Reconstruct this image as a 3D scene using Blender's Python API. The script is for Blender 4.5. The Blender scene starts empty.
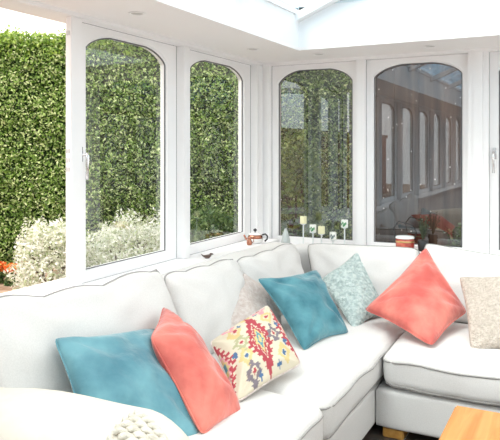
import bpy, bmesh, math, random
from mathutils import Vector, noise
random.seed(7)
C = bpy.context.scene.collection
V = Vector
PI = math.pi

# ------------------------------------------------------------------ camera
F_PX, YAW = 646.0, math.atan(334/646)
CAM = V((2.21, -4.486, 1.45))
FW = V((-math.sin(YAW), math.cos(YAW), 0)); RT = V((math.cos(YAW), math.sin(YAW), 0))
cd = bpy.data.cameras.new('camera'); cam = bpy.data.objects.new('camera', cd); C.objects.link(cam)
cam.location = CAM; cam.rotation_euler = (PI/2, 0, YAW)
cd.sensor_width = 36; cd.lens = F_PX/500*36; cd.shift_y = -(220-150)/500; cd.clip_start = .02
bpy.context.scene.camera = cam

def P(lat, dep, z):            # room point from sideways / forward distances of the survey
    p = CAM + FW*dep + RT*lat
    return V((p.x, p.y, z))
def S(u, v, d):                # surveyed corner of a cushion
    return P((u-250)/F_PX*d, d, CAM.z + (150-v)/F_PX*d)

# ------------------------------------------------------------------ materials
def new_mat(name):
    m = bpy.data.materials.new(name); m.use_nodes = True
    nt = m.node_tree; nt.nodes.clear()
    out = nt.nodes.new('ShaderNodeOutputMaterial')
    return m, nt, out
def principled(name, col, rough=.6, col2=None, nscale=8, bump=0, bscale=60, sheen=0, metal=0, trans=0, detail=4, spec=.5, bdist=.01, stretch=None, nrange=(.35,.65)):
    m, nt, out = new_mat(name)
    b = nt.nodes.new('ShaderNodeBsdfPrincipled'); nt.links.new(b.outputs[0], out.inputs[0])
    b.inputs['Base Color'].default_value = (*col, 1); b.inputs['Roughness'].default_value = rough
    b.inputs['Metallic'].default_value = metal; b.inputs['Specular IOR Level'].default_value = spec
    b.inputs['Transmission Weight'].default_value = trans
    if sheen:
        b.inputs['Sheen Weight'].default_value = sheen; b.inputs['Sheen Roughness'].default_value = .4
    tc = nt.nodes.new('ShaderNodeTexCoord'); src = tc.outputs['Object']
    if stretch:
        mp = nt.nodes.new('ShaderNodeMapping'); mp.inputs['Scale'].default_value = stretch
        nt.links.new(src, mp.inputs[0]); src = mp.outputs[0]
    if col2:
        n = nt.nodes.new('ShaderNodeTexNoise'); n.inputs['Scale'].default_value = nscale; n.inputs['Detail'].default_value = detail
        nt.links.new(src, n.inputs['Vector'])
        r = nt.nodes.new('ShaderNodeValToRGB'); nt.links.new(n.outputs['Fac'], r.inputs[0])
        r.color_ramp.elements[0].position = nrange[0]; r.color_ramp.elements[1].position = nrange[1]
        r.color_ramp.elements[0].color = (*col, 1); r.color_ramp.elements[1].color = (*col2, 1)
        nt.links.new(r.outputs[0], b.inputs['Base Color'])
    if bump:
        n2 = nt.nodes.new('ShaderNodeTexNoise'); n2.inputs['Scale'].default_value = bscale; n2.inputs['Detail'].default_value = 3
        nt.links.new(src, n2.inputs['Vector'])
        bp = nt.nodes.new('ShaderNodeBump'); bp.inputs['Strength'].default_value = bump; bp.inputs['Distance'].default_value = bdist
        nt.links.new(n2.outputs['Fac'], bp.inputs['Height']); nt.links.new(bp.outputs[0], b.inputs['Normal'])
    return m
def leaf_mat(name, ramp, rough=.45):
    m, nt, out = new_mat(name)
    b = nt.nodes.new('ShaderNodeBsdfPrincipled'); b.inputs['Roughness'].default_value = rough
    g = nt.nodes.new('ShaderNodeNewGeometry'); r = nt.nodes.new('ShaderNodeValToRGB')
    r.color_ramp.interpolation = 'LINEAR'
    while len(r.color_ramp.elements) < len(ramp): r.color_ramp.elements.new(.5)
    for i, (p, c) in enumerate(ramp):
        r.color_ramp.elements[i].position = p; r.color_ramp.elements[i].color = (*c, 1)
    nt.links.new(g.outputs['Random Per Island'], r.inputs[0])
    nt.links.new(r.outputs[0], b.inputs['Base Color'])
    t = nt.nodes.new('ShaderNodeBsdfTranslucent'); nt.links.new(r.outputs[0], t.inputs[0])
    mx = nt.nodes.new('ShaderNodeMixShader'); mx.inputs[0].default_value = .3
    nt.links.new(b.outputs[0], mx.inputs[1]); nt.links.new(t.outputs[0], mx.inputs[2]); nt.links.new(mx.outputs[0], out.inputs[0])
    return m
def glass_mat(name, tint, ior, specks=0, rough=0.0, edge=None):
    m, nt, out = new_mat(name)
    tr = nt.nodes.new('ShaderNodeBsdfTransparent'); tr.inputs[0].default_value = (*tint, 1)
    gl = nt.nodes.new('ShaderNodeBsdfGlossy'); gl.inputs['Roughness'].default_value = rough; gl.inputs['Color'].default_value = (.84,.93,1,1) if specks else (1,1,1,1)
    f0 = ((ior-1)/(ior+1))**2
    ge = nt.nodes.new('ShaderNodeNewGeometry'); dt = nt.nodes.new('ShaderNodeVectorMath'); dt.operation = 'DOT_PRODUCT'
    nt.links.new(ge.outputs['Incoming'], dt.inputs[0]); nt.links.new(ge.outputs['True Normal'], dt.inputs[1])
    def mth(op, a, b):
        q = nt.nodes.new('ShaderNodeMath'); q.operation = op
        for i, x in enumerate((a, b)):
            if x is None: continue
            if isinstance(x, (int, float)): q.inputs[i].default_value = x
            else: nt.links.new(x, q.inputs[i])
        return q.outputs[0]
    inv = mth('SUBTRACT', 1.0, mth('ABSOLUTE', dt.outputs['Value'], None))
    fres = mth('ADD', mth('MULTIPLY', mth('POWER', inv, 5.0), 1-f0), f0)
    if edge:                   # solar glass: the longer the way through it, the deeper its tint
        mc = nt.nodes.new('ShaderNodeMix'); mc.data_type = 'RGBA'
        nt.links.new(mth('POWER', inv, 2.2), mc.inputs[0]); mc.inputs[6].default_value = (*tint, 1); mc.inputs[7].default_value = (*edge, 1)
        nt.links.new(mc.outputs[2], tr.inputs[0])
    mx = nt.nodes.new('ShaderNodeMixShader')
    nt.links.new(fres, mx.inputs[0]); nt.links.new(tr.outputs[0], mx.inputs[1]); nt.links.new(gl.outputs[0], mx.inputs[2])
    last = mx
    if specks:                 # dried water spots on the pane
        tc = nt.nodes.new('ShaderNodeTexCoord'); vo = nt.nodes.new('ShaderNodeTexVoronoi'); vo.inputs['Scale'].default_value = 30
        nt.links.new(tc.outputs['Object'], vo.inputs['Vector'])
        lt = nt.nodes.new('ShaderNodeMath'); lt.operation = 'LESS_THAN'; lt.inputs[1].default_value = .13
        nt.links.new(vo.outputs['Distance'], lt.inputs[0])
        sp = nt.nodes.new('ShaderNodeSeparateColor'); nt.links.new(vo.outputs['Color'], sp.inputs[0])
        gt = nt.nodes.new('ShaderNodeMath'); gt.operation = 'GREATER_THAN'; gt.inputs[1].default_value = .72
        nt.links.new(sp.outputs[0], gt.inputs[0])
        mu = nt.nodes.new('ShaderNodeMath'); mu.operation = 'MULTIPLY'; nt.links.new(lt.outputs[0], mu.inputs[0]); nt.links.new(gt.outputs[0], mu.inputs[1])
        m2 = nt.nodes.new('ShaderNodeMath'); m2.operation = 'MULTIPLY'; m2.inputs[1].default_value = specks; nt.links.new(mu.outputs[0], m2.inputs[0])
        df = nt.nodes.new('ShaderNodeBsdfTranslucent'); df.inputs[0].default_value = (.9,.9,.9,1)
        mx2 = nt.nodes.new('ShaderNodeMixShader'); nt.links.new(m2.outputs[0], mx2.inputs[0])
        nt.links.new(mx.outputs[0], mx2.inputs[1]); nt.links.new(df.outputs[0], mx2.inputs[2]); last = mx2
    nt.links.new(last.outputs[0], out.inputs[0])
    return m
def attr_mat(name, rough=.85):
    m, nt, out = new_mat(name)
    b = nt.nodes.new('ShaderNodeBsdfPrincipled'); b.inputs['Roughness'].default_value = rough
    a = nt.nodes.new('ShaderNodeVertexColor'); a.layer_name = 'Col'
    nt.links.new(a.outputs[0], b.inputs['Base Color']); nt.links.new(b.outputs[0], out.inputs[0])
    tc = nt.nodes.new('ShaderNodeTexCoord'); n2 = nt.nodes.new('ShaderNodeTexNoise'); n2.inputs['Scale'].default_value = 260
    nt.links.new(tc.outputs['Object'], n2.inputs['Vector'])
    bp = nt.nodes.new('ShaderNodeBump'); bp.inputs['Strength'].default_value = .3; bp.inputs['Distance'].default_value = .004
    nt.links.new(n2.outputs['Fac'], bp.inputs['Height']); nt.links.new(bp.outputs[0], b.inputs['Normal'])
    return m
def tile_mat():
    m, nt, out = new_mat('dark_floor_tiles')
    b = nt.nodes.new('ShaderNodeBsdfPrincipled'); b.inputs['Roughness'].default_value = .45
    tc = nt.nodes.new('ShaderNodeTexCoord'); br = nt.nodes.new('ShaderNodeTexBrick'); br.offset = 0
    mp = nt.nodes.new('ShaderNodeMapping'); mp.inputs['Rotation'].default_value = (0,0,math.radians(0)); mp.inputs['Location'].default_value = (-.06,.1,0)
    nt.links.new(tc.outputs['Object'], mp.inputs[0]); nt.links.new(mp.outputs[0], br.inputs['Vector'])
    for k, v in (('Scale',1),('Brick Width',.45),('Row Height',.45),('Mortar Size',.004)): br.inputs[k].default_value = v
    br.inputs['Color1'].default_value = (.075,.058,.052,1); br.inputs['Color2'].default_value = (.10,.08,.07,1); br.inputs['Mortar'].default_value = (.6,.57,.54,1)
    n = nt.nodes.new('ShaderNodeTexNoise'); n.inputs['Scale'].default_value = 30
    nt.links.new(tc.outputs['Object'], n.inputs['Vector'])
    mx = nt.nodes.new('ShaderNodeMix'); mx.data_type = 'RGBA'; mx.blend_type = 'MULTIPLY'; mx.inputs[0].default_value = .5
    nt.links.new(br.outputs[0], mx.inputs[6]); nt.links.new(n.outputs['Color'], mx.inputs[7]); nt.links.new(mx.outputs[2], b.inputs['Base Color'])
    nt.links.new(b.outputs[0], out.inputs[0]); return m
def wood_mat(name, a, bcol, c, scale=(30,2.5,30), rough=.4):
    m, nt, out = new_mat(name)
    b = nt.nodes.new('ShaderNodeBsdfPrincipled'); b.inputs['Roughness'].default_value = rough
    tc = nt.nodes.new('ShaderNodeTexCoord'); mp = nt.nodes.new('ShaderNodeMapping'); mp.inputs['Scale'].default_value = scale
    n = nt.nodes.new('ShaderNodeTexNoise'); n.inputs['Scale'].default_value = 1; n.inputs['Detail'].default_value = 6; n.inputs['Distortion'].default_value = .6
    nt.links.new(tc.outputs['Object'], mp.inputs[0]); nt.links.new(mp.outputs[0], n.inputs['Vector'])
    r = nt.nodes.new('ShaderNodeValToRGB'); r.color_ramp.elements.new(.5)
    for i, (p, k) in enumerate(((.3,a),(.5,bcol),(.72,c))): r.color_ramp.elements[i].position = p; r.color_ramp.elements[i].color = (*k,1)
    nt.links.new(n.outputs['Fac'], r.inputs[0]); nt.links.new(r.outputs[0], b.inputs['Base Color']); nt.links.new(b.outputs[0], out.inputs[0])
    return m

M = {}
M['paint'] = principled('white_satin_paint', (.90,.89,.895), .45, (.915,.905,.91), 3)
M['plaster'] = principled('white_plaster', (.90,.885,.885), .8, (.91,.895,.895), 2)
M['upstand'] = principled('white_upstand_paint', (.88,.90,.92), .6)
M['glass'] = glass_mat('window_glass', (.93,.97,.97), 2.15, 0)
M['glass_spots'] = glass_mat('spotted_window_glass', (.50,.49,.47), 2.3, .8)
M['roof_glass'] = glass_mat('tinted_roof_glass', (.84,.93,.95), 1.2, edge=(.05,.42,.72))
M['seal_and_gap'] = principled('dark_gasket_and_gap', (.13,.13,.14), .5)
M['chrome'] = principled('satin_chrome', (.75,.74,.75), .22, metal=1)
M['linen'] = principled('white_linen', (.69,.675,.662), .9, (.745,.73,.716), 200, .25, 420, sheen=.2, bdist=.003)
M['piping'] = principled('greyish_linen_piping', (.36,.35,.34), .9)
M['teal'] = principled('teal_velvet', (.06,.20,.26), .75, (.16,.37,.43), 6, .5, 26, sheen=.55)  # two-tone noise puts velvet sheen variation into the base colour
M['teal2'] = principled('deep_teal_velvet', (.025,.145,.195), .75, (.095,.29,.345), 8, .5, 26, sheen=.5)  # paler noise tone paints sheen on the pile
M['coral'] = principled('coral_velvet', (.52,.09,.075), .75, (.78,.22,.17), 6, .5, 26, sheen=.5)  # noise tones carry painted sheen and shading contrast
M['fleece'] = principled('pale_pink_fleece', (.72,.61,.56), .95, (.86,.78,.74), 45, .9, 130, bdist=.02)
M['mint'] = principled('pale_mint_plush', (.40,.51,.51), .95, (.68,.77,.75), 50, 1, 60, bdist=.03)
M['teddy'] = principled('beige_teddy_fabric', (.62,.53,.45), .95, (.80,.71,.63), 70, 1, 120, bdist=.025)
M['kilim'] = attr_mat('patterned_kilim')
M['cream'] = principled('cream_throw', (.68,.635,.555), .9, (.72,.675,.595), 20, .2, 300, bdist=.003)
M['knit'] = principled('cream_knit_wool', (.58,.54,.46), .95, (.74,.70,.62), 40, .5, 200)
M['oak'] = wood_mat('orange_oak', (.48,.185,.045), (.58,.25,.07), (.66,.32,.11))
M['foot'] = wood_mat('honey_wood', (.42,.20,.045), (.50,.26,.06), (.58,.32,.09))
M['tiles'] = tile_mat()
M['under'] = principled('dark_underlining', (.05,.045,.04), .9)
M['copper'] = principled('copper', (.50,.24,.17), .22, (.40,.16,.10), 12, metal=1)
M['enamel'] = principled('white_enamel', (.85,.84,.83), .25)
M['black'] = principled('matt_black', (.02,.02,.022), .4)
M['brown'] = principled('dark_brown_wood', (.08,.05,.04), .5, (.13,.08,.06), 30)
M['redtin'] = principled('red_painted_tin', (.36,.03,.025), .3, (.62,.16,.10), 20)
M['gold'] = principled('gold_print', (.72,.55,.25), .3, metal=1)
M['cream_wax'] = principled('pale_yellow_wax', (.86,.84,.55), .5)
M['white_wax'] = principled('white_wax', (.87,.88,.84), .5)
M['leaf_print'] = principled('green_leaf_print', (.10,.32,.14), .6)
M['grey_print'] = principled('grey_leaf_print', (.18,.24,.24), .6)
M['crystal'] = glass_mat('clear_crystal', (.90,.93,.92), 1.45, rough=.05)
M['frost'] = principled('frosted_glass', (.82,.86,.86), .25, spec=.6)
M['smoke'] = principled('pale_smoky_glass', (.50,.54,.53), .15)
M['sprig'] = principled('dark_sprig', (.03,.045,.03), .7, (.10,.12,.06), 40)
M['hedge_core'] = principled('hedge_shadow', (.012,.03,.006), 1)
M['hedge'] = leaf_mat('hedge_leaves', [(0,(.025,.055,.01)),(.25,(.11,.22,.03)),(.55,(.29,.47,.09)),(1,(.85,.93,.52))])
M['hedgetop'] = leaf_mat('hedge_top_leaves', [(0,(.12,.24,.03)),(.5,(.30,.45,.06)),(1,(.50,.62,.18))])
M['bush'] = leaf_mat('bush_leaves', [(0,(.03,.07,.02)),(.5,(.09,.17,.05)),(1,(.24,.32,.12))])
M['climber'] = leaf_mat('climber_leaves', [(0,(.05,.11,.02)),(.5,(.20,.34,.07)),(1,(.50,.60,.22))])
M['white_bush'] = leaf_mat('silvery_leaves', [(0,(.35,.42,.20)),(.25,(.62,.67,.48)),(.5,(.86,.87,.78)),(1,(.97,.97,.93))])
M['orange'] = leaf_mat('orange_petals', [(0,(.62,.09,.02)),(.5,(.85,.22,.03)),(1,(.9,.5,.1))])
M['rust'] = leaf_mat('rusty_leaves', [(0,(.10,.03,.015)),(.5,(.28,.08,.03)),(1,(.12,.16,.04))])
M['soil'] = principled('garden_soil', (.22,.13,.08), .95, (.42,.30,.22), 9, .8, 30)
M['fence'] = wood_mat('weathered_fence', (.02,.013,.010), (.075,.045,.032), (.19,.13,.10), (12,12,1.2), .8)
M['trunk'] = principled('bark', (.10,.075,.05), .9, (.16,.12,.09), 20, .6, 40)
M['brick'] = principled('brick', (.30,.13,.08), .9, (.42,.22,.15), 14)
M['rooftile'] = principled('clay_roof', (.25,.12,.09), .8, (.33,.18,.13), 10)
M['lamp'] = principled('lamp_glass', (.55,.53,.52), .4)

# ------------------------------------------------------------------ mesh helpers
def link(name, me, mat, parent=None, smooth=False):
    o = bpy.data.objects.new(name, me); C.objects.link(o)
    if mat: me.materials.append(mat)
    if parent: o.parent = parent
    if smooth:
        for p in me.polygons: p.use_smooth = True
    return o
def tag(o, label=None, cat=None, group=None, kind=None):
    for k, v in (('label',label),('category',cat),('group',group),('kind',kind)):
        if v: o[k] = v
    return o
def empty(name, loc, label, cat, group=None):
    o = bpy.data.objects.new(name, None); C.objects.link(o); o.location = loc; o.empty_display_size = .05
    return tag(o, label, cat, group)
class MB:
    """collects vertices and faces of ONE mesh; off = world position of the parent so parts can be given in world units"""
    def __init__(s): s.v = []; s.f = []
    def add(s, vs, fs):
        n = len(s.v); s.v += [tuple(p) for p in vs]; s.f += [tuple(i+n for i in f) for f in fs]; return s
    def box(s, a, b):
        x0,y0,z0 = a; x1,y1,z1 = b
        return s.add([(x0,y0,z0),(x1,y0,z0),(x1,y1,z0),(x0,y1,z0),(x0,y0,z1),(x1,y0,z1),(x1,y1,z1),(x0,y1,z1)],
              [(0,3,2,1),(4,5,6,7),(0,1,5,4),(1,2,6,5),(2,3,7,6),(3,0,4,7)])
    def bar(s, a, b, w, h):      # rectangular bar between two points
        a=V(a); b=V(b); d=(b-a).normalized(); up=V((0,0,1)) if abs(d.z)<.95 else V((0,1,0))
        r=d.cross(up).normalized()*w/2; u=r.cross(d).normalized()*h/2
        vs=[a-r-u,a+r-u,a+r+u,a-r+u,b-r-u,b+r-u,b+r+u,b-r+u]
        return s.add(vs,[(0,1,2,3),(7,6,5,4),(0,4,5,1),(1,5,6,2),(2,6,7,3),(3,7,4,0)])
    def tube(s, pts, r, seg=8, closed=False):
        pts=[V(p) for p in pts]; n=len(pts); rings=[]; vs=[]; prev=None
        rr = r if isinstance(r,(list,tuple)) else [r]*n
        for i,p in enumerate(pts):
            a=pts[(i-1)%n] if (closed or i>0) else p; b=pts[(i+1)%n] if (closed or i<n-1) else p
            t=(b-a)
            t = t.normalized() if t.length>1e-9 else V((0,0,1))
            if prev is None:
                q=V((0,0,1)) if abs(t.z)<.9 else V((1,0,0)); nrm=t.cross(q).normalized()
            else:
                nrm=prev-t*prev.dot(t)
                nrm = nrm.normalized() if nrm.length>1e-6 else t.cross(V((0,0,1))).normalized()
            prev=nrm; bn=t.cross(nrm)
            for k in range(seg):
                an=2*PI*k/seg; vs.append(p+(nrm*math.cos(an)+bn*math.sin(an))*rr[i])
        fs=[]
        for i in range(n if closed else n-1):
            j=(i+1)%n
            for k in range(seg): fs.append((i*seg+k,i*seg+(k+1)%seg,j*seg+(k+1)%seg,j*seg+k))
        if not closed: fs += [tuple(range(seg))[::-1], tuple((n-1)*seg+k for k in range(seg))]
        return s.add(vs,fs)
    def lathe(s, prof, c=(0,0,0), seg=24):
        vs=[];fs=[];n=len(prof)
        for (r,z) in prof:
            for k in range(seg): vs.append((c[0]+r*math.cos(2*PI*k/seg), c[1]+r*math.sin(2*PI*k/seg), c[2]+z))
        for i in range(n-1):
            for k in range(seg): fs.append((i*seg+k,i*seg+(k+1)%seg,(i+1)*seg+(k+1)%seg,(i+1)*seg+k))
        return s.add(vs,fs+[tuple(range(seg))[::-1], tuple((n-1)*seg+k for k in range(seg))])
    def build(s, name, mat, parent=None, smooth=False, bevel=0, origin=None):
        off = parent.matrix_world.translation if parent else V((0,0,0))
        if parent:
            off = V(parent.location); p = parent.parent
            while p: off = off + V(p.location); p = p.parent
        if origin is not None: off = V(origin)
        me=bpy.data.meshes.new(name); me.from_pydata([tuple(V(p)-off) for p in s.v],[],s.f); me.update()
        bm=bmesh.new(); bm.from_mesh(me); bmesh.ops.recalc_face_normals(bm, faces=bm.faces)
        if bevel:
            bmesh.ops.bevel(bm, geom=bm.edges[:], offset=bevel, segments=2, affect='EDGES', clamp_overlap=True)
        bm.to_mesh(me); bm.free()
        o=link(name, me, mat, parent, smooth)
        if origin is not None: o.location = origin
        return o
def struct(o): o['kind']='structure'; return o

# ------------------------------------------------------------------ room shell
SILL, TOP, CEIL = .77, 2.10, 2.12
SB = .725           # back sill
YB, XR = -10.6, 4.9
struct(MB().box((-.3,YB,-.1),(XR,.3,0)).build('floor', M['tiles']))
# dwarf wall + sill + header, left
struct(MB().box((-.26,YB,0),(0,.26,.74)).build('wall_left', M['plaster']))
struct(MB().box((0,0,0),(XR,.26,.70)).build('wall_back', M['plaster']))
struct(MB().box((-.13,YB,.74),(.145,.0,SILL)).build('trim_1', M['paint'], bevel=.004))
struct(MB().box((.146,-.155,.695),(XR,.13,SB-.001)).box((0,0,.695),(.146,.13,SB-.001)).build('trim_2', M['paint'], bevel=.004))
struct(MB().box((-.30,YB,.735),(-.13,.30,.755)).box((-.13,.13,.70),(XR,.30,.715)).build('trim_3', M['paint']))
# headers over the windows
struct(MB().box((-.16,YB,TOP),(0,.16,CEIL+.3)).build('trim_4', M['paint']))
struct(MB().box((0,0,TOP),(XR,.16,CEIL+.3)).build('trim_5', M['paint']))
# small cornice beads under the ceiling
struct(MB().box((0,YB,TOP+.002),(.012,0,CEIL)).box((.012,-.012,TOP+.002),(XR,0,CEIL)).build('trim_6', M['paint']))
# soffit: ring of flat ceiling round the roof lantern
IX, IY = .505, -.475
IX2, IY2 = 4.4, YB+.5
struct(MB().box((0,YB,CEIL),(IX,0,CEIL+.02)).box((IX,IY,CEIL),(XR,0,CEIL+.02)).box((IX2,YB,CEIL),(XR,IY,CEIL+.02)).box((IX,YB,CEIL),(IX2,IY2,CEIL+.02)).build('ceiling', M['plaster']))
UT=2.37
struct(MB().box((IX-.06,IY2,CEIL+.02),(IX,IY+.06,UT)).build('trim_7', M['upstand']))
struct(MB().box((IX,IY,CEIL+.02),(IX2,IY+.06,UT)).build('trim_8', M['upstand']))
struct(MB().box((IX2,IY2,CEIL+.02),(IX2+.06,IY+.06,UT)).build('trim_9', M['upstand']))
struct(MB().box((IX,IY2-.06,CEIL+.02),(IX2,IY2,UT)).build('trim_10', M['upstand']))
# far walls (seen only in the panes)
struct(MB().box((-.26,YB-.2,0),(XR+.2,YB,2.42)).build('wall_front', M['plaster']))
struct(MB().box((XR,YB,0),(XR+.2,.26,.74)).box((XR,YB,2.08),(XR+.2,.26,2.42)).build('wall_right', M['plaster']))
tn=[11]
def trim(mb, mat, bevel=0):
    o=struct(mb.build('trim_%d'%tn[0], mat, bevel=bevel)); tn[0]+=1; return o
wn=[1]
# lantern roof: rafters rise from both long sides to a ridge
RX=(IX+IX2)/2; SLOPE=.42; RZ=2.33+SLOPE*(RX-IX)
ry=IY-.03; k=0
while ry>IY2:
    mb=MB().bar((IX-.02,ry,2.325),(RX,ry,RZ),.07,.05)
    mb.bar((IX2+.02,ry,2.325),(RX,ry,RZ),.07,.05)
    trim(mb, M['upstand']); ry-=.80 if k==0 else 1.15; k+=1
trim(MB().bar((RX,IY,RZ+.02),(RX,IY2,RZ+.02),.09,.16), M['upstand'])
trim(MB().box((IX-.06,IY2,UT-.02),(IX+.015,IY,UT+.012)), M['upstand'])
# gable glazing bars and glass at the back end
gy=IY+.03
mb=MB().bar((IX,gy,UT+.02),(IX2,gy,UT+.02),.05,.04)
mb.bar((1.05,gy,UT+.03),(1.36,gy,UT+.40),.04,.045)
mb.bar((1.95,gy,UT+.03),(1.95,gy,RZ),.04,.045); mb.bar((2.9,gy,UT+.03),(2.9,gy,RZ),.04,.045)
mb.bar((IX,gy,2.39),(RX,gy,RZ+.04),.05,.05); mb.bar((IX2,gy,2.39),(RX,gy,RZ+.04),.05,.05)
trim(mb, M['upstand'])
def win_name(): n='window_%d'%wn[0]; wn[0]+=1; return n

# arched sashes ------------------------------------------------------------
def sash(name, s0, s1, z0, z1, sl, sr, put, glassmat, depth=.05, gi=.03, bead=True):
    """sash between s0 and s1; put(s, depth, z) -> world; stile widths sl, sr"""
    a0,a1=s0+sl,s1-sr; b0,b1=z0+.055,z1-.035; cw,ch=(.20,.085) if a1-a0>.62 else (.17,.095)
    inner=[];outer=[]
    inner.append((a0,b0)); outer.append((s0,z0))
    n=10
    for i in range(n+1):
        t=PI/2*i/n; f=i/n; inner.append((a0+cw*(.62*(1-math.cos(t))+.38*f), b1-ch*(1-.62*math.sin(t)-.38*f)))
        h=i/n
        outer.append((s0,(b1-ch)+(z1-(b1-ch))*min(1,h*2)) if h<=.5 else (s0+(sl+cw)*(h-.5)*2, z1))
    for i in range(n,-1,-1):
        t=PI/2*i/n; f=i/n; inner.append((a1-cw*(.62*(1-math.cos(t))+.38*f), b1-ch*(1-.62*math.sin(t)-.38*f)))
        h=i/n
        outer.append((s1,(b1-ch)+(z1-(b1-ch))*min(1,h*2)) if h<=.5 else (s1-(sr+cw)*(h-.5)*2, z1))
    inner.append((a1,b0)); outer.append((s1,z0))
    N=len(inner); vs=[];fs=[]
    # small glazing bead step: inner face ring, bead ring recessed
    cxm,czm=(a0+a1)/2,(b0+b1)/2
    def shrink(p,e): return (p[0]+(e if p[0]<cxm else -e), p[1]+(e if p[1]<czm else -e))
    rings=[[put(*((p[0],0,p[1]))) for p in outer],[put(p[0],0,p[1]) for p in inner],[put(shrink(p,.008)[0],.014,shrink(p,.008)[1]) for p in inner],
           [put(shrink(p,.008)[0],depth,shrink(p,.008)[1]) for p in inner],[put(p[0],depth,p[1]) for p in outer]]
    for r in rings: vs+=r
    for a in range(5):
        b=(a+1)%5
        for i in range(N):
            j=(i+1)%N; fs.append((a*N+i,a*N+j,b*N+j,b*N+i))
    w=struct(MB().add(vs,fs).build(name, M['paint']))
    g=MB().add([put(*( shrink(p,.004)[0],gi,shrink(p,.004)[1])) for p in inner],[tuple(range(N))]).build('pane', glassmat, w)
    s_=MB()
    s_.tube([put(shrink(p,.010)[0],.016,shrink(p,.010)[1]) for p in inner],.005,5,True)
    s_.tube([put(x,.001,z) for x,z in ((s0,z0),(s0,z1),(s1,z1),(s1,z0))],.003,4,True)  # dark line painting the shaded gap between sash and frame
    s_.build('seal_and_gap', M['seal_and_gap'], w)
    return w
def handle(w, put, s, z, side=1):
    h=MB()
    h.tube([put(s,0,z+.0),put(s,-.045,z)],.008,10)
    h.build('handle', M['chrome'], w, True)
    hb=w.children[-1] if False else None
    b=MB().tube([put(s,-.045,z+.012),put(s,-.052,z-.02),put(s,-.05,z-.06),put(s,-.046,z-.125)],[.009,.010,.007,.008],10)
    o=b.build('handle_lever', M['chrome'], w, True)
    p=MB(); 
    q=[put(s-.013,-.001,z-.035),put(s+.013,-.001,z-.035),put(s+.013,-.001,z+.04),put(s-.013,-.001,z+.04)]
    q2=[put(s-.013,-.008,z-.035),put(s+.013,-.008,z-.035),put(s+.013,-.008,z+.04),put(s-.013,-.008,z+.04)]
    p.add(q+q2,[(0,1,2,3),(7,6,5,4),(0,4,5,1),(1,5,6,2),(2,6,7,3),(3,7,4,0)]).build('handle_plate', M['chrome'], w)
RL=.06
putL=lambda s,d,z:(-RL-d, s, z)
RBk=.05
putB=lambda s,d,z:(s, RBk+d, z)
W1=sash(win_name(), -2.02,-1.10, SILL, TOP, .09,.095, putL, M['glass'])
handle(W1, putL, -1.972, 1.425)
W2=sash(win_name(), -1.037,-.088, SILL, TOP, .095,.095, putL, M['glass'])
W3=sash(win_name(), .056,.751, SB, TOP, .046,.040, putB, M['glass_spots'])
W4=sash(win_name(), .813,1.525, SB, TOP, .046,.040, putB, M['glass_spots'])
W5=sash(win_name(), 1.653,2.365, SB, TOP, .050,.040, putB, M['glass_spots'])
handle(W5, putB, 1.683, 1.425)
W6=sash(win_name(), 2.425,3.14, SB, TOP, .06,.052, putB, M['glass_spots'])
W7=sash(win_name(), 3.265,3.98, SB, TOP, .06,.052, putB, M['glass_spots'])
trim(MB().box((4.04,0,SB),(XR,.14,TOP)), M['paint'])
def post_left(y0,y1): 
    mb=MB().box((-.13,y0,SILL),(0,y1,TOP)); mb.box((0,(y0+y1)/2-.006,SILL),(.006,(y0+y1)/2+.006,TOP)) if y1-y0>.09 else None
    return trim(mb, M['paint'], .003)
trim(MB().box((-.035,-2.10,SILL),(0,-2.02,TOP)), M['paint'], .003); post_left(-1.10,-1.037)
# corner post with flutes
trim(MB().box((-.13,-.088,SB),(.0,.056,TOP)).box((0,0,SB),(.056,.13,TOP)).box((-.13,.056,SILL),(0,.13,TOP)), M['paint'])
trim(MB().box((0,-.078,SILL),(.008,-.012,TOP)), M['paint'], .003)
trim(MB().box((.751,0,SB),(.813,.13,TOP)), M['paint'], .003)
def wide_post(x0,x1):
    trim(MB().box((x0,0,SB),(x1,.13,TOP)).box((x0+.035,-.012,SB),(x1-.035,0,TOP)), M['paint'])
wide_post(1.525,1.653); trim(MB().box((2.365,0,SB),(2.425,.13,TOP)), M['paint'], .003); wide_post(3.14,3.265); trim(MB().box((3.98,0,SB),(4.04,.13,TOP)), M['paint'], .003)
# the left-hand row goes on towards and past the viewer
ys=[(-4.12,-3.17),(-5.16,-4.20),(-6.2,-5.24),(-7.24,-6.28),(-8.28,-7.32),(-9.32,-8.36),(-10.36,-9.40)]
post_left(-3.17,-3.05)
for (a,b) in ys:
    sash(win_name(), a,b, SILL, TOP, .09,.095, putL, M['glass'])
    post_left(a-.08,a)
# open casement of the leftmost opening, swung right out, almost edge-on from here
hd=V((-.672,.741,0)).normalized(); hn=V((-hd.y,hd.x,0)); H0=V((-.145,-1.945,0))
putO=lambda s,d,z: tuple(H0+hd*s+hn*(d-.022)+V((0,0,z)))
WO=sash(win_name(), .0,.88, SILL+.015, TOP-.01, .09,.09, putO, M['glass'], depth=.044)
# hinges on the jamb of the open window
for z in (.83,1.40,2.02):
    mb=MB()
    for dz in ((0,) if z!=1.40 else (-.045,0,.045)):
        mb.box((-.030,-2.103,z+dz-.011),(-.024,-2.0995,z+dz+.011)); mb.box((-.016,-2.103,z+dz-.011),(-.010,-2.0995,z+dz+.011))
    mb.build('hinge', M['lamp'], WO, origin=(0,0,0))
# right wall glazing (seen only in the panes)
for i in range(9):
    y=-.3-i*1.14
    trim(MB().box((XR,y-.06,.74),(XR+.12,y+.06,2.08)), M['paint'])
w=struct(MB().box((XR+.05,YB,.74),(XR+.06,0,2.08)).build(win_name(), M['glass']))
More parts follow.
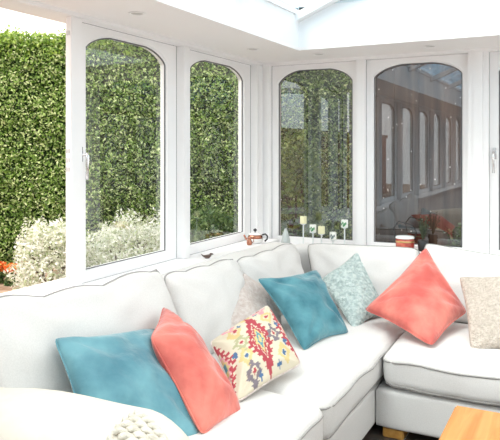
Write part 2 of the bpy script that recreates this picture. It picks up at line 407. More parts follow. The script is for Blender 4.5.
# roof glass
def quad(name,a,b,c,d,mat): return struct(MB().add([a,b,c,d],[(0,1,2,3)]).build(name, mat))
quad(win_name(),(IX-.05,IY2,2.385),(IX-.05,IY+.05,2.385),(RX,IY+.05,RZ+.065),(RX,IY2,RZ+.065),M['roof_glass'])
quad(win_name(),(IX2+.05,IY2,2.385),(IX2+.05,IY+.05,2.385),(RX,IY+.05,RZ+.065),(RX,IY2,RZ+.065),M['roof_glass'])
struct(MB().add([(IX,gy,UT),(IX2,gy,UT),(RX,gy,RZ+.04)],[(0,1,2)]).build(win_name(), M['roof_glass']))
struct(MB().add([(IX,IY2,UT),(IX2,IY2,UT),(RX,IY2,RZ+.04)],[(0,1,2)]).build('wall_gable', M['plaster']))
# outer flat roof edge over the soffit
trim(MB().box((-.2,YB,2.42),(IX-.06,.2,2.44)).box((IX-.06,IY+.06,2.42),(XR+.2,.2,2.44)).box((IX2+.06,YB,2.42),(XR+.2,IY,2.44)), M['plaster'])

# downlights ---------------------------------------------------------------
for (x,y,l) in ((.268,-1.933,'round recessed downlight in the ceiling above the arched window nearest the open casement'),
              (.26,-.67,'round recessed downlight in the left ceiling strip close to the room corner'),
              (.567,-.26,'round recessed downlight above the corner window of the back wall'),
              (1.329,-.257,'round recessed downlight above the wide middle window of the back wall')):
    t=empty('downlight',(x,y,CEIL),l,'ceiling light','recessed downlights in the flat ceiling')
    MB().lathe([(.030,-.001),(.040,-.001),(.042,-.004),(.040,-.007),(.031,-.005),(.030,-.001)],(x,y,CEIL),28).build('rim',M['paint'],t,True)
    MB().lathe([(.0295,-.003),(.0295,-.0005)],(x,y,CEIL),24).build('lens',M['lamp'],t)

# ------------------------------------------------------------------ soft furnishing generators
def nz(p,s,seed=0): return noise.noise(V((p[0]*s+seed*7.3,p[1]*s-seed*3.1,p[2]*s+seed)))
def pillow(name, c, tf, tb, mat, parent=None, label=None, group=None, N=26, conc=.045, pw=.5, wr=.006, seed=1, colorf=None, pipe=None, sag=0, piper=.005, crease=.35, fold=None, wave=0, rnd=.055):
    """c = four corners (top-left, top-right, bottom-right, bottom-left) in room coordinates; tf/tb = bulge to the front/back"""
    TL,TR,BR,BL=[V(p) for p in c]
    n=(TR-BL).cross(TL-BR).normalized(); ctr=(TL+TR+BR+BL)/4
    if n.dot(CAM-ctr)<0: n=-n
    def base(u,v):
        uu=u+conc*math.sin(PI*v)*(1-2*u)*1.0; vv=v+conc*math.sin(PI*u)*(1-2*v)
        p=TL.lerp(TR,uu).lerp(BL.lerp(BR,uu),vv)
        k_=(abs(2*u-1)*abs(2*v-1))**7*rnd
        p=p.lerp(ctr,k_)
        p=p-V((0,0,sag*math.sin(PI*u)*(1-v)**2+wave*abs(math.sin(PI*u*3+.5))*(1-v)**3))
        return p
    def h(u,v):
        a=max(0,4*u*(1-u)); b=max(0,4*v*(1-v))
        e=(a*b)**pw
        return e
    vs=[];idx={};cols=[]
    for side in (0,1):
        for i in range(N+1):
            for j in range(N+1):
                edge=i in(0,N) or j in(0,N)
                if side==1 and edge: idx[(1,i,j)]=idx[(0,i,j)]; continue
                u,v=i/N,j/N
                # denser rows near the edge
                u=.5-.5*math.cos(PI*u)*(.35)+ (u-.5)*.65 if True else u
                v=.5-.5*math.cos(PI*v)*(.35)+ (v-.5)*.65
                p=base(u,v); e=h(u,v)
                # radial creases running in from the corners
                w=0
                for (cu,cv) in ((0,0),(1,0),(0,1),(1,1)):
                    du,dv=u-cu,v-cv; r=math.hypot(du,dv)
                    if r<.6 and r>.01:
                        an=math.atan2(abs(dv),abs(du)); w+=math.sin(an*11+seed*1.7+cu*2+cv)*max(0,.6-r)*r*crease*.11
                d=(tf if side==0 else -tb)*e
                wn_=(nz(p,5,seed)*1.6+nz(p,13,seed+3))*wr*min(1,e*1.5)+w*min(1,e*2)
                p=p+n*(d+(wn_ if side==0 else -wn_*.5))
                if fold: p=fold(p,u,v,side,n)
                idx[(side,i,j)]=len(vs); vs.append(p); cols.append(colorf(u,v,side) if colorf else None)
    fs=[]
    for side in (0,1):
        for i in range(N):
            for j in range(N):
                q=(idx[(side,i,j)],idx[(side,i+1,j)],idx[(side,i+1,j+1)],idx[(side,i,j+1)])
                if side: q=q[::-1]
                fs.append(q)
    mb=MB().add(vs,fs)
    low=min(vs,key=lambda p:p.z)
    if parent is None:
        o=mb.build(name,mat,None,True,origin=(ctr.x,ctr.y,low.z))
    else: o=mb.build(name,mat,parent,True)
    if colorf:
        ca=o.data.color_attributes.new('Col','FLOAT_COLOR','POINT')
        for i,cc in enumerate(cols): ca.data[i].color=(*cc,1)
    if label: tag(o,label,'cushion',group)
    if pipe:
        ring=[idx[(0,i,0)] for i in range(N)]+[idx[(0,N,j)] for j in range(N)]+[idx[(0,i,N)] for i in range(N,0,-1)]+[idx[(0,0,j)] for j in range(N,0,-1)]
        pp=MB().tube([vs[i] for i in ring],piper,6,True)
        off=V(o.location)
        pp.build('piping',pipe,o,True,origin=None) if parent is None else pp.build('piping',pipe,o,True)
    return o

def rbox(name, a, b, r, mat, parent, crown=0, front=None, n=14, wr=.0, seed=0, bulge=0, pipes=None, piper=.005):
    """rounded, slightly crowned upholstery block"""
    a=V(a); b=V(b); c=(a+b)/2; hh=(b-a)/2
    vs=[];fs=[];ind={}
    def pt(s):
        p=V((s[0]*hh.x,s[1]*hh.y,s[2]*hh.z))
        q=V([max(-hh[i]+r,min(hh[i]-r,p[i])) for i in range(3)])
        d=p-q
        if d.length>1e-7: p=q+d.normalized()*r
        if s[2]>0: p.z+=crown*(1-abs(s[0])**2.2)*(1-abs(s[1])**2.2)*s[2]
        f=(1-s[2]**2)*bulge
        p.x+=s[0]*f*(1-s[1]**4); p.y+=s[1]*f*(1-s[0]**4)
        p=p+c
        if wr: p=p+V((nz(p,6,seed),nz(p,6,seed+4),nz(p,5,seed+8)))*wr
        return p
    # remap so that rounded borders get enough rows
    def m(i): t=-1+2*i/n; return math.copysign(abs(t)**.6,t)
    for ax in range(3):
        for sg in(-1,1):
            for i in range(n+1):
                for j in range(n+1):
                    s=[0,0,0]; s[ax]=sg; s[(ax+1)%3]=m(i); s[(ax+2)%3]=m(j)
                    k=tuple(round(x,4) for x in s)
                    if k not in ind: ind[k]=len(vs); vs.append(pt(s))
            for i in range(n):
                for j in range(n):
                    q=[]
                    for (x,y) in((i,j),(i+1,j),(i+1,j+1),(i,j+1)):
                        s=[0,0,0]; s[ax]=sg; s[(ax+1)%3]=m(x); s[(ax+2)%3]=m(y); q.append(ind[tuple(round(t,4) for t in s)])
                    fs.append(tuple(q))
    o=MB().add(vs,fs).build(name,mat,parent,True)
    if pipes:
        for z in pipes:
            s2=(z-c.z)/hh.z; pts=[]
            for k in range(88):
                t=k/88*4; e=int(t); f=-1+2*(t-e)
                s=[(f,-1),(1,f),(-f,1),(-1,-f)][e]
                p=pt((s[0],s[1],s2)); d=V((p.x-c.x,p.y-c.y,0)).normalized()*piper*.3; pts.append(p+d)
            MB().tube(pts,piper,6,True).build('piping',M['piping'],o,True)
    return o

# ------------------------------------------------------------------ the corner sofa
sofa=empty('corner_sofa',(.8,-1.2,0),'large white linen L-shaped corner sofa with piped cushions under the windows','sofa')
rbox('backrest',(.17,-3.28,.07),(.36,-.165,.785),.045,M['linen'],sofa,n=16,wr=.004,seed=2)
rbox('backrest',(.362,-.365,.07),(2.80,-.175,.785),.045,M['linen'],sofa,n=16,wr=.004,seed=3)
rbox('base',(.362,-3.02,.047),(1.265,-.367,.245),.02,M['linen'],sofa,n=12,wr=.002)
rbox('base',(1.267,-1.29,.047),(2.70,-.367,.245),.02,M['linen'],sofa,n=12,wr=.002)
rbox('armrest',(.362,-3.30,.065),(1.27,-3.04,.64),.09,M['linen'],sofa,n=14,crown=.01)
rbox('armrest',(2.72,-1.29,.065),(2.95,-.37,.62),.08,M['linen'],sofa,n=14,crown=.01)
rbox('seat_cushion',(.52,-3.02,.247),(1.29,-2.03,.445),.055,M['linen'],sofa,crown=.035,wr=.010,seed=5,bulge=.012,pipes=(.395,.262),n=18)
rbox('seat_cushion',(.52,-2.02,.247),(1.285,-.56,.445),.055,M['linen'],sofa,crown=.035,wr=.012,seed=6,bulge=.012,pipes=(.395,.262),n=20)
rbox('seat_cushion',(1.31,-1.31,.247),(2.70,-.56,.445),.055,M['linen'],sofa,crown=.035,wr=.012,seed=9,bulge=.012,pipes=(.395,.262),n=20)
for i,(x,y) in enumerate(((1.355,-1.225),(1.16,-2.9),(.45,-2.9),(2.6,-1.22),(2.6,-.48))):
    MB().box((x-.05,y-.05,0),(x+.055,y+.05,.05)).build('foot',M['foot'],sofa,bevel=.005)
kw=dict(parent=sofa,N=22,pw=.33,conc=.0,wr=.012,pipe=M['piping'],piper=.0045,crease=.5)
pillow('back_cushion',[(.41,-2.99,.935),(.41,-1.95,.885),(.56,-1.93,.43),(.56,-3.0,.43)],.10,.03,M['linen'],seed=11,sag=.03,wave=-.022,**kw)
pillow('back_cushion',[(.41,-1.925,.845),(.41,-1.215,.825),(.56,-1.22,.43),(.56,-1.92,.43)],.10,.03,M['linen'],seed=12,sag=.012,wave=-.012,**kw)
pillow('back_cushion',[(.41,-1.195,.805),(.43,-.42,.815),(.58,-.56,.43),(.56,-1.20,.43)],.10,.03,M['linen'],seed=13,sag=.01,wave=-.012,**kw)
pillow('back_cushion',[(.53,-.40,.815),(1.30,-.40,.835),(1.33,-.56,.43),(.68,-.56,.43)],.10,.02,M['linen'],seed=14,sag=.0,**kw)
pillow('back_cushion',[(1.32,-.40,.875),(2.06,-.40,.82),(2.05,-.56,.43),(1.36,-.56,.43)],.10,.02,M['linen'],seed=15,sag=.02,**kw)
pillow('back_cushion',[(2.08,-.40,.83),(2.70,-.40,.82),(2.69,-.56,.43),(2.07,-.56,.43)],.10,.02,M['linen'],seed=16,sag=.02,**kw)

# ------------------------------------------------------------------ scatter cushions
pillow('cushion',[S(52,337,2.25),S(156,327,2.70),S(204,440,2.22),S(84,455,1.98)],.085,.07,M['teal'],None,
       'light teal velvet cushion at the near end of the sofa beside the cream throw','scatter cushions on the corner sofa',seed=21,wr=.014,conc=.055,crease=.6,pipe=M['teal'],piper=.003)
pillow('cushion',[S(150,338,2.42),S(163,305,2.82),S(244,417,2.46),S(202,436,2.20)],.09,.06,M['coral'],None,
       'coral pink velvet cushion standing between the light teal and the patterned kilim cushion','scatter cushions on the corner sofa',seed=22,wr=.014,conc=.03,crease=.7,pipe=M['coral'],piper=.003)
CR=(.66,.60,.47); RED=(.42,.055,.075); YE=(.64,.51,.24); BL_=(.07,.15,.30); GR=(.20,.17,.20); PK=(.70,.32,.36); OL=(.42,.42,.25)
def med(u,v,cu,cv,hw,hh_):
    a=abs(u-cu)/hw; b=abs(v-cv)/hh_
    return a+b
def kilim(u,v,side):
    if side: return (.78,.70,.62)
    q=72; u=math.floor(u*q)/q; v=math.floor(v*q)/q
    tooth=.055*(1 if math.floor(v*24)%2 else 0)
    c=CR
    # pale yellow fields
    for cu,cv in ((.26,.18),(.24,.62),(.77,.24),(.77,.82),(.5,.02)):
        d=med(u,v,cu,cv,.12,.16)
        if d<.9: c=YE
        if d<.40: c=CR
        if d<.26: c=RED if cv<.5 else BL_
    # central and edge medallions
    for cu,sc in ((.50,1.0),(.99,.8),(-.02,.6)):
        d=med(u,v,cu,.52,.16*sc+tooth,.48)
        if d<1: c=RED
        if d<.62: c=CR
        if d<.54: c=RED if sc==1 else PK
        if d<.40: c=YE
        if d<.26: c=(.10,.28,.34)
        if d<.12: c=YE
    for cu,cv,k in ((.74,.53,GR),(.26,.40,OL),(.27,.86,GR),(.75,.03,PK),(.24,.0,PK)):
        a=abs(u-cu); b=abs(v-cv); d=max(a,b*.8)
        if a+b*.8<.10+tooth*.6: c=k
        if a+b*.8<.055: c=CR
        if a+b*.8<.03: c=RED
    for cu,cv in ((.36,.12),(.64,.10),(.64,.92),(.36,.93),(.87,.40),(.13,.50),(.87,.68)):
        a=abs(u-cu); b=abs(v-cv)
        if (a<.012 and b<.045) or (b<.014 and a<.035): c=BL_
    return c
pillow('cushion',[S(209,342,2.83),S(268,304,3.12),S(302,364,2.84),S(236,404,2.49)],.075,.055,M['kilim'],None,
       'kilim patterned cushion with red stepped medallions on cream','scatter cushions on the corner sofa',N=112,seed=23,wr=.010,crease=.6,pipe=M['fleece'],piper=.004,colorf=kilim,conc=.03)
pillow('cushion',[S(243,271,3.62),S(280,296,3.74),S(285,338,3.40),S(223,332,3.24)],.045,.04,M['fleece'],None,
       'pale pink fluffy cushion peeking out behind the kilim patterned one','scatter cushions on the corner sofa',seed=24,wr=.008)
pillow('cushion',[S(256,278,3.48),S(317,269,3.80),S(350,333,3.46),S(304,352,3.15)],.085,.055,M['teal2'],None,
       'deep teal velvet cushion leaning in the sofa corner next to the pale mint one','scatter cushions on the corner sofa',seed=25,wr=.014,conc=.065,crease=.7,pipe=M['teal2'],piper=.003)
pillow('cushion',[S(318,280,4.0),S(358,250,4.16),S(387,312,3.84),S(354,331,3.56)],.06,.06,M['mint'],None,
       'pale mint plush cushion between the deep teal and the coral cushion','scatter cushions on the corner sofa',seed=26,wr=.012)
pillow('cushion',[S(363,310,3.62),S(426,246,3.90),S(468,312,3.58),S(432,347,3.20)],.09,.06,M['coral'],None,
       'coral pink velvet cushion set on its point against the back wall side of the sofa','scatter cushions on the corner sofa',seed=27,wr=.014,crease=.7,pipe=M['coral'],piper=.003)
pillow('cushion',[S(458,276,3.62),S(535,272,3.42),S(530,352,3.14),S(470,352,3.20)],.07,.06,M['teddy'],None,
       'beige teddy fleece cushion at the right of the coral cushion','scatter cushions on the corner sofa',seed=28,wr=.014)

# ------------------------------------------------------------------ throws over the near arm
def arm_rise(x): return .03+.05*min(1,max(0,(x-.5)/.35))
def throw():
    x0,x1=.36,1.30; N=30; Mx=26; vs=[];fs=[]
    # cross-section over the arm (y,z): down the inner side, over the top, down the outer side
    sec=[(-3.025,.47),(-3.022,.56),(-3.03,.62),(-3.06,.655),(-3.11,.672),(-3.17,.676),(-3.23,.668),(-3.285,.645),(-3.315,.60),(-3.322,.50),(-3.325,.38),(-3.33,.25)]
    for th in (0,.012):
        for i in range(N+1):
            x=x0+(x1-x0)*i/N
            for (y,z) in sec:
                w=nz((x,y,z),7,3)*.006
                drop=.0
                if x>1.16: drop=(x-1.16)**2*3.0
                if z>.5: drop-=arm_rise(x)
                ny=(y+3.17); L=math.hypot(ny,(z-.5)) or 1
                vs.append((x,y+ny/L*(-th)+w,z+.012-th-drop+w))
    K=len(sec)
    def id(t,i,k): return t*(N+1)*K+i*K+k
    for t in (0,1):
        for i in range(N):
            for k in range(K-1):
                q=(id(t,i,k),id(t,i+1,k),id(t,i+1,k+1),id(t,i,k+1)); fs.append(q if t else q[::-1])
    for i in range(N):
        for k in (0,K-1): fs.append((id(0,i,k),id(0,i+1,k),id(1,i+1,k),id(1,i,k)))
    for k in range(K-1):
        for i in (0,N): fs.append((id(0,i,k),id(0,i,k+1),id(1,i,k+1),id(1,i,k)))
    o=MB().add(vs,fs).build('throw_blanket',M['cream'],None,True,origin=(.8,-3.17,.6))
    tag(o,'smooth cream throw blanket draped over the near arm of the sofa','blanket')
throw()
def knit():
    # chunky knitted throw: rows of plaited yarn lying on the cream throw at the arm end
    mb=MB()
    for r in range(9):
        y=-3.15-r*.026
        for ph in (0,PI):
            pts=[]
            for i in range(60):
                t=i/59; x=1.185+t*.20
                z=.692+arm_rise(1.2)+.006*math.sin(t*31+ph+PI/2)-.0015*r*0
                if x>1.16: z-=(x-1.16)**2*3.4
                z-= max(0,(-3.22-y))*.7
                pts.append((x,y+.007*math.sin(t*31+ph)+.004*math.sin(t*9+r),z))
            mb.tube(pts,.0085,6)
    o=mb.build('knitted_throw',M['knit'],None,True,origin=(1.16,-3.15,.68))
    tag(o,'chunky knitted cream throw lying at the end of the near sofa arm','blanket')
knit()

# ------------------------------------------------------------------ coffee table
t=empty('coffee_table',(2.15,-2.45,0),'orange oak coffee table in front of the sofa','table')
MB().box((1.762,-3.02,.405),(2.56,-1.862,.45)).build('tabletop',M['oak'],t,bevel=.006)
MB().box((1.80,-2.98,.32),(2.52,-2.955,.404)).box((1.80,-1.925,.32),(2.52,-1.90,.404)).box((1.80,-2.955,.32),(1.825,-1.925,.404)).box((2.495,-2.955,.32),(2.52,-1.925,.404)).build('apron',M['oak'],t)
for x in (1.83,2.49):
    for y in (-2.95,-1.93):
        MB().box((x-.033,y-.033,0),(x+.033,y+.033,.404)).build('leg',M['oak'],t,bevel=.004)

# ------------------------------------------------------------------ things on the sills
def candle(x,y,top,wax,pr,label):
    t=empty('candle_holder',(x,y,SB),label,'candle holder','stemmed candle holders on the back window sill')
    c=(x,y,0); hz=.055; cz=top-hz
    MB().lathe([(.030,SB),(.030,SB+.004),(.008,SB+.010),(.005,SB+.02),(.005,cz-.012),(.012,cz-.006),(.024,cz-.002),(.024,cz)],c,20).build('stem',M['frost'],t,True)
    w=MB().lathe([(.0235,cz+.001),(.0245,cz+.003),(.0245,top-.003),(.0225,top),(.006,top-.002)],c,24).build('candle',wax,t,True)
    MB().tube([(x,y,top-.004),(x+.001,y,top+.008)],.0012,5).build('wick',M['black'],w)
    if pr:
        mb=MB()
        for (an,z,s) in ((-.9,.030,.010),(-1.3,.022,.012),(-1.75,.034,.010),(-1.6,.014,.009),(-2.2,.024,.010)):
            pts=[]
            for k in range(10):
                a=2*PI*k/10; da=an+math.cos(a)*s*.55/.0245; zz=cz+z+math.sin(a)*s; pts.append((x+.0252*math.cos(da),y+.0252*math.sin(da),zz))
            mb.add(pts,[tuple(range(10))])
        mb.build('leaf_motif',pr,w)
candle(.372,-.075,.962,M['cream_wax'],None,'tall glass stemmed holder with a pale yellow candle, leftmost of the sill candles')
candle(.452,-.085,.905,M['white_wax'],M['leaf_print'],'glass stemmed holder with a green leaf patterned white candle, between the two yellow candles')
candle(.520,-.09,.898,M['cream_wax'],None,'shorter glass stemmed holder with a pale yellow candle, in the middle of the row')
candle(.612,-.10,.862,M['white_wax'],M['grey_print'],'lowest candle holder on the sill with a grey patterned white candle')
candle(.690,-.075,.952,M['white_wax'],M['leaf_print'],'tall glass holder with a green patterned white candle, rightmost of the sill candles')
b=MB().lathe([(.034,SB),(.040,SB+.006),(.036,SB+.045),(.024,SB+.095),(.012,SB+.125),(.008,SB+.138)],(.225,-.065,0),8).build('glass_bottle',M['smoke'],None,False,origin=(.225,-.065,SB))
tag(b,'faceted pale glass cone bottle on the sill beside the corner post','ornament')
# copper teapot in the corner
tp=V((.075,-.275,SILL))
t=empty('teapot',tp,'copper and white teapot with dark knob on the sill by the corner post','teapot')
MB().lathe([(.040,0),(.052,.008),(.058,.028),(.056,.036)],tp,28).build('lower_band',M['enamel'],t,True)
MB().lathe([(.0565,.036),(.0545,.050),(.046,.062)],tp,28).build('body',M['copper'],t,True)
l=MB().lathe([(.047,.062),(.046,.067),(.030,.074),(.010,.078)],tp,28).build('lid',M['enamel'],t,True)
MB().lathe([(.005,.078),(.005,.086),(.013,.092),(.013,.100),(.005,.106)],tp,14).build('knob',M['black'],l,True)
hd2=RT.copy()
MB().tube([tp+hd2*.050+V((0,0,.060)),tp+hd2*.075+V((0,0,.066)),tp+hd2*.090+V((0,0,.050)),tp+hd2*.088+V((0,0,.030)),tp+hd2*.070+V((0,0,.012))],.006,8).build('handle',M['black'],t,True)
MB().tube([tp-hd2*.045+V((0,0,.020)),tp-hd2*.068+V((0,0,.034)),tp-hd2*.082+V((0,0,.060))],[.011,.008,.006],10).build('spout',M['copper'],t,True)
jp=V((.085,-.385,SILL))
t=empty('copper_jug',jp,'tiny copper jug standing in front of the teapot','jug')
MB().lathe([(.014,0),(.019,.006),(.021,.022),(.013,.040),(.011,.048),(.015,.056)],jp,20).build('body',M['copper'],t,True)
MB().tube([jp+hd2*.012+V((0,0,.052)),jp+hd2*.030+V((0,0,.045)),jp+hd2*.030+V((0,0,.025)),jp+hd2*.019+V((0,0,.015))],.0028,7).build('handle',M['copper'],t,True)
# two little dark birds on the left sill
def bird(x,y,s,yaw,label):
    mb=MB(); d=V((math.cos(yaw),math.sin(yaw),0)); p=V((x,y,SILL))
    mb.tube([p-d*.050*s+V((0,0,.040*s)),p-d*.030*s+V((0,0,.024*s)),p-d*.010*s+V((0,0,.018*s)),p+d*.012*s+V((0,0,.018*s)),p+d*.026*s+V((0,0,.028*s)),p+d*.034*s+V((0,0,.038*s)),p+d*.044*s+V((0,0,.038*s)),p+d*.056*s+V((0,0,.035*s))],
            [.002*s,.007*s,.015*s,.0175*s,.012*s,.011*s,.007*s,.001*s],12)
    o=mb.build('bird_ornament',M['brown'],None,True,origin=(x,y,SILL)); tag(o,label,'ornament')
bird(.115,-1.02,.75,math.radians(40),'dark brown bird-shaped ornament on the sill below the second arched window')
bird(.115,-1.66,.45,math.radians(50),'very small dark ornament on the sill below the first arched window')
# red tin with wire handle, dark sprigs
rp=V((1.125,-.085,SB))
t=empty('red_tin',rp,'round red tin with gold band and wire handle on the sill of the wide window','tin')
MB().lathe([(.058,0),(.062,.004),(.062,.118),(.058,.122)],rp,32).build('body',M['redtin'],t,True)
MB().lathe([(.0625,.098),(.0632,.101),(.0632,.106),(.0625,.108)],rp,32).build('gold_band',M['gold'],t,True)
l=MB().lathe([(.060,.122),(.065,.124),(.065,.130),(.058,.137),(.02,.140)],rp,32).build('lid',M['frost'],t,True)
MB().tube([rp+V((-.064,0,.118)),rp+V((-.078,0,.19)),rp+V((-.045,0,.235)),rp+V((.01,0,.225)),rp+V((.055,0,.21)),rp+V((.078,0,.17)),rp+V((.064,0,.118))],.0038,7).build('handle',M['black'],t,True)
mb=MB(); random.seed(5)
for k in range(46):
    a=random.uniform(0,2*PI); r=random.uniform(.005,.048); z=random.uniform(.14,.235)
    p0=V((1.245,-.085,SB+.115)); p1=p0+V((math.cos(a)*r,math.sin(a)*r*.8,z-.07))
    mb.tube([p0,p0.lerp(p1,.6)+V((0,0,.01)),p1],[.0015,.0015,.001],4)
    q=V((random.uniform(-1,1),random.uniform(-1,1),random.uniform(-.5,1))).normalized()*.014; e=q.cross(V((.3,.5,1))).normalized()*.006
    mb.add([p1-q,p1+e,p1+q,p1-e],[(0,1,2,3)])
sp=empty('sprig_pot',(1.245,-.085,SB),'little dark pot of dry sprigs beside the red tin','plant')
mb.build('sprigs',M['sprig'],sp)
MB().lathe([(.022,0),(.028,.004),(.034,.115),(.031,.118)],(1.245,-.085,SB),20).build('pot',M['black'],sp,True)

# ------------------------------------------------------------------ garden
GZ=.36
g=MB().box((-16,-16,-.2),(-.27,14,GZ)).box((-.27,.27,-.2),(14,14,GZ)).build('ground',M['soil']); struct(g)
def leaves(mb, pts_fn, n, size, flat=.5, seed=0):
    rnd=random.Random(seed)
    for _ in range(n):
        p,nrm=pts_fn(rnd)
        d=V((rnd.uniform(-1,1),rnd.uniform(-1,1),rnd.uniform(-1,1)))+nrm*flat
        d.normalize()
        a=d.cross(V((rnd.uniform(-1,1),rnd.uniform(-1,1),rnd.uniform(-1,1)))).normalized(); b=d.cross(a)
        s=size*rnd.uniform(.6,1.3)
        mb.add([p-a*s,p-b*s*.5+a*s*.1,p+a*s,p+b*s*.5+a*s*.1],[(0,1,2,3)])
# clipped hedge runs at an angle to the house
HA=P(-5.6,5.58,GZ); HB=P(1.0,6.35,GZ); hv=(HB-HA); hl=hv.length; hdv=hv.normalized(); hnm=V((hdv.y,-hdv.x,0))
HH=2.53
hedge=empty('hedge',((HA+HB)/2),'tall dense clipped green hedge outside the windows','hedge')
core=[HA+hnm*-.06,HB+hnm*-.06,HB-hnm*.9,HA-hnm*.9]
MB().add([p for p in core]+[V((p.x,p.y,HH-.05)) for p in core],[(0,1,2,3),(4,5,6,7),(0,1,5,4),(1,2,6,5),(2,3,7,6),(3,0,4,7)]).build('shade_core',M['hedge_core'],hedge)  # solid block; the shade between the leaves is put into its near-black colour
def hp(r):
    s=r.uniform(0,hl); z=r.uniform(.02,HH-GZ); bul=.07*noise.noise(V((s*2.2,z*2.2,0)))+.04*noise.noise(V((s*7,z*7,3)))
    return HA+hdv*s+V((0,0,z))+hnm*(bul+r.uniform(-.05,.05)), hnm
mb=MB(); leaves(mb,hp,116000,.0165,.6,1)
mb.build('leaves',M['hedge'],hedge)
def ht(r):
    s=r.uniform(0,hl); top=HH+.06*noise.noise(V((s*1.7,0,0)))+.05*noise.noise(V((s*6,1,0)))
    z=top-abs(r.gauss(0,.10))+(.035 if r.random()<.2 else 0)
    return HA+hdv*s+V((0,0,z-GZ))+hnm*(r.uniform(-.22,.09)), V((0,0,1))
mb=MB(); leaves(mb,ht,16500,.020,.3,2)
mb.build('top_leaves',M['hedgetop'],hedge)  # yellower green leaves along the top edge
def shrub(name,c,rad,n,size,mat,label,cat,seed,group=None,flat=.6,core=True):
    c=V(c)
    def f(r):
        a=r.uniform(0,2*PI); e=math.asin(r.uniform(-.2,1)); k=r.uniform(.72,1.03)
        d=V((math.cos(a)*math.cos(e),math.sin(a)*math.cos(e),math.sin(e)))
        k*=1+.28*noise.noise(d*2.3+V((seed,0,0)))+.16*noise.noise(d*6+V((0,seed,0)))
        return V((c.x+d.x*rad[0]*k,c.y+d.y*rad[1]*k,max(GZ+.01,c.z+d.z*rad[2]*k))),d
    t=empty(name,(c.x,c.y,GZ),label,cat,group)
    mb=MB(); leaves(mb,f,n,size,flat,seed); mb.build('leaves',mat,t)
    mb=MB(); r=random.Random(seed)
    for k in range(9):
        a=r.uniform(0,2*PI); q=V((c.x+math.cos(a)*rad[0]*.7,c.y+math.sin(a)*rad[1]*.7,c.z+rad[2]*r.uniform(.2,.7)))
        mb.tube([(c.x,c.y,GZ-.02),V((c.x,c.y,c.z)).lerp(q,.5)+V((0,0,.03)),q],[.014,.009,.003],6)
    mb.build('stems',M['trunk'],t)
    return t
shrub('silver_shrub',(-.93,-1.27,.55),(.25,.25,.46),7000,.0145,M['white_bush'],'silvery white leaved shrub seen under the open window left of the post','shrub',31,flat=.3)
shrub('silver_shrub',(-.76,-.68,.50),(.36,.44,.46),10000,.0145,M['white_bush'],'silvery white leaved shrub seen through the bottom of the first arched window','shrub',32,flat=.3)
shrub('green_shrub',(-.70,.35,.50),(.36,.40,.42),3600,.022,M['bush'],'low green shrub seen through the bottom of the second arched window','shrub',33)
shrub('rusty_shrub',(-3.0,-.55,.62),(.24,.24,.50),2600,.024,M['rust'],'rusty brown and green bush in front of the hedge at the left edge','shrub',34)
random.seed(12)
for k,(u,d) in enumerate(((1,5.3),(12,5.2),(23,5.3))):
    p=P((u-250)/F_PX*d,d,GZ)
    t=empty('marigold',p,['orange marigold clump at the left edge below the hedge','orange marigold clump between its two neighbours below the hedge','orange marigold clump touching the silvery shrub below the hedge'][k],'flower','marigolds in the border')
    def f(r,p=p):
        a=r.uniform(0,2*PI); q=r.uniform(0,.06); return V((p.x+math.cos(a)*q,p.y+math.sin(a)*q,GZ+.13+r.uniform(-.03,.04))),V((0,0,1))
    mb=MB(); leaves(mb,f,120,.018,.6,40+k); mb.build('petals',M['orange'],t)
    def f2(r,p=p):
        a=r.uniform(0,2*PI); q=r.uniform(0,.06); return V((p.x+math.cos(a)*q,p.y+math.sin(a)*q,GZ+r.uniform(.0,.11))),V((0,0,1))
    mb=MB(); leaves(mb,f2,220,.018,.3,50+k); mb.build('leaves',M['bush'],t)
# behind the back windows: dark timber fence, climbers
fe=empty('garden_fence',(1.6,2.6,GZ),'tall dark weathered timber fence behind the back windows','fence')
mb=MB(); x=-.6; k=0
while x<7.4:
    mb.box((x,2.6+.012*(k%2),GZ),(x+.14,2.62+.012*(k%2),3.3)); x+=.134; k+=1
mb.build('boards',M['fence'],fe)
mb=MB()
for z in (.4,1.5,2.8): mb.box((-.6,2.64,z),(7.4,2.68,z+.09))
mb.build('rails',M['fence'],fe)
for x in (-.5,1.2,3.0,4.8,6.6): MB().box((x,2.69,GZ-.05),(x+.1,2.79,3.35)).build('fence_post',M['fence'],fe)
shrub('climbing_shrub',(-.05,.78,.85),(.26,.24,.75),3400,.022,M['climber'],'leafy green climber outside the corner window of the back wall','shrub',61)
shrub('low_shrub',(1.5,1.9,.4),(.55,.35,.45),2600,.022,M['bush'],'low green shrub at the foot of the dark fence','shrub',62)
fw=MB()
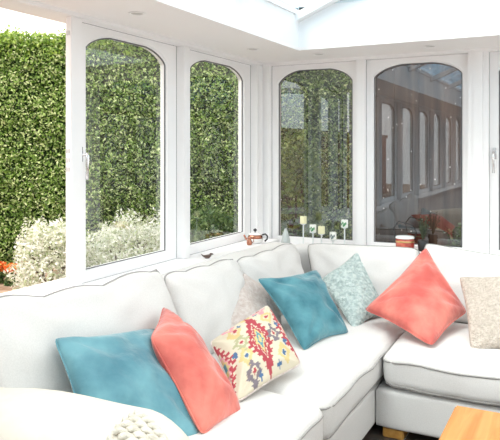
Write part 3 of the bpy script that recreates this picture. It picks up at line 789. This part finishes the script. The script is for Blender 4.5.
fw.box((-2.45,-11.5,GZ-.05),(-2.25,-3.4,1.75)); o=fw.build('garden_wall',M['brick'],None); tag(o,'red brick garden wall mirrored in the back window panes','wall')
MB().box((-2.50,-11.5,1.75),(-2.20,-3.4,1.82)).build('coping',M['rooftile'],o)
# far garden, seen mostly mirrored in the panes
def tree(x,y,h,r,seed,label):
    t=empty('garden_tree',(x,y,GZ),label,'tree','trees beyond the garden')
    MB().tube([(x,y,GZ-.05),(x+.05,y,h*.4),(x,y+.05,h*.75)],[.12,.09,.04],8).build('trunk',M['trunk'],t,True)
    def f(q):
        a=q.uniform(0,2*PI); e=math.asin(q.uniform(-1,1)); d=V((math.cos(a)*math.cos(e),math.sin(a)*math.cos(e),math.sin(e)))
        k=q.uniform(.5,1)*(1+.3*noise.noise(d*2+V((seed,0,0)))); return V((x,y,h*.75))+d*r*k,d
    mb=MB(); leaves(mb,f,2600,.06,.4,seed); mb.build('crown',M['bush'],t)
tree(-7.5,-9.0,3.6,1.5,71,'round garden tree far left beyond the lawn')
tree(2.6,5.4,4.6,1.5,72,'tree rising above the dark fence behind the back windows')

# ------------------------------------------------------------------ light
w=bpy.data.worlds.new('sky'); bpy.context.scene.world=w; w.use_nodes=True
nt=w.node_tree; bg=nt.nodes['Background']
tc=nt.nodes.new('ShaderNodeTexCoord'); sx=nt.nodes.new('ShaderNodeSeparateXYZ'); nt.links.new(tc.outputs['Generated'],sx.inputs[0])
rp_=nt.nodes.new('ShaderNodeValToRGB'); nt.links.new(sx.outputs['Z'],rp_.inputs[0])
rp_.color_ramp.elements[0].color=(1,.93,.88,1); rp_.color_ramp.elements[1].color=(1,.925,.87,1)
nt.links.new(rp_.outputs[0],bg.inputs[0]); bg.inputs[1].default_value=2.8
sl=bpy.data.lights.new('sun','SUN'); so=bpy.data.objects.new('sun',sl); C.objects.link(so)
sl.energy=2.1; sl.angle=math.radians(25); sl.color=(1,.96,.9); so.rotation_euler=V((.35,.55,-1)).to_track_quat('-Z','Y').to_euler()
vs_=bpy.context.scene.view_settings; vs_.view_transform='Standard'; vs_.look='None'; vs_.exposure=.07; vs_.gamma=1
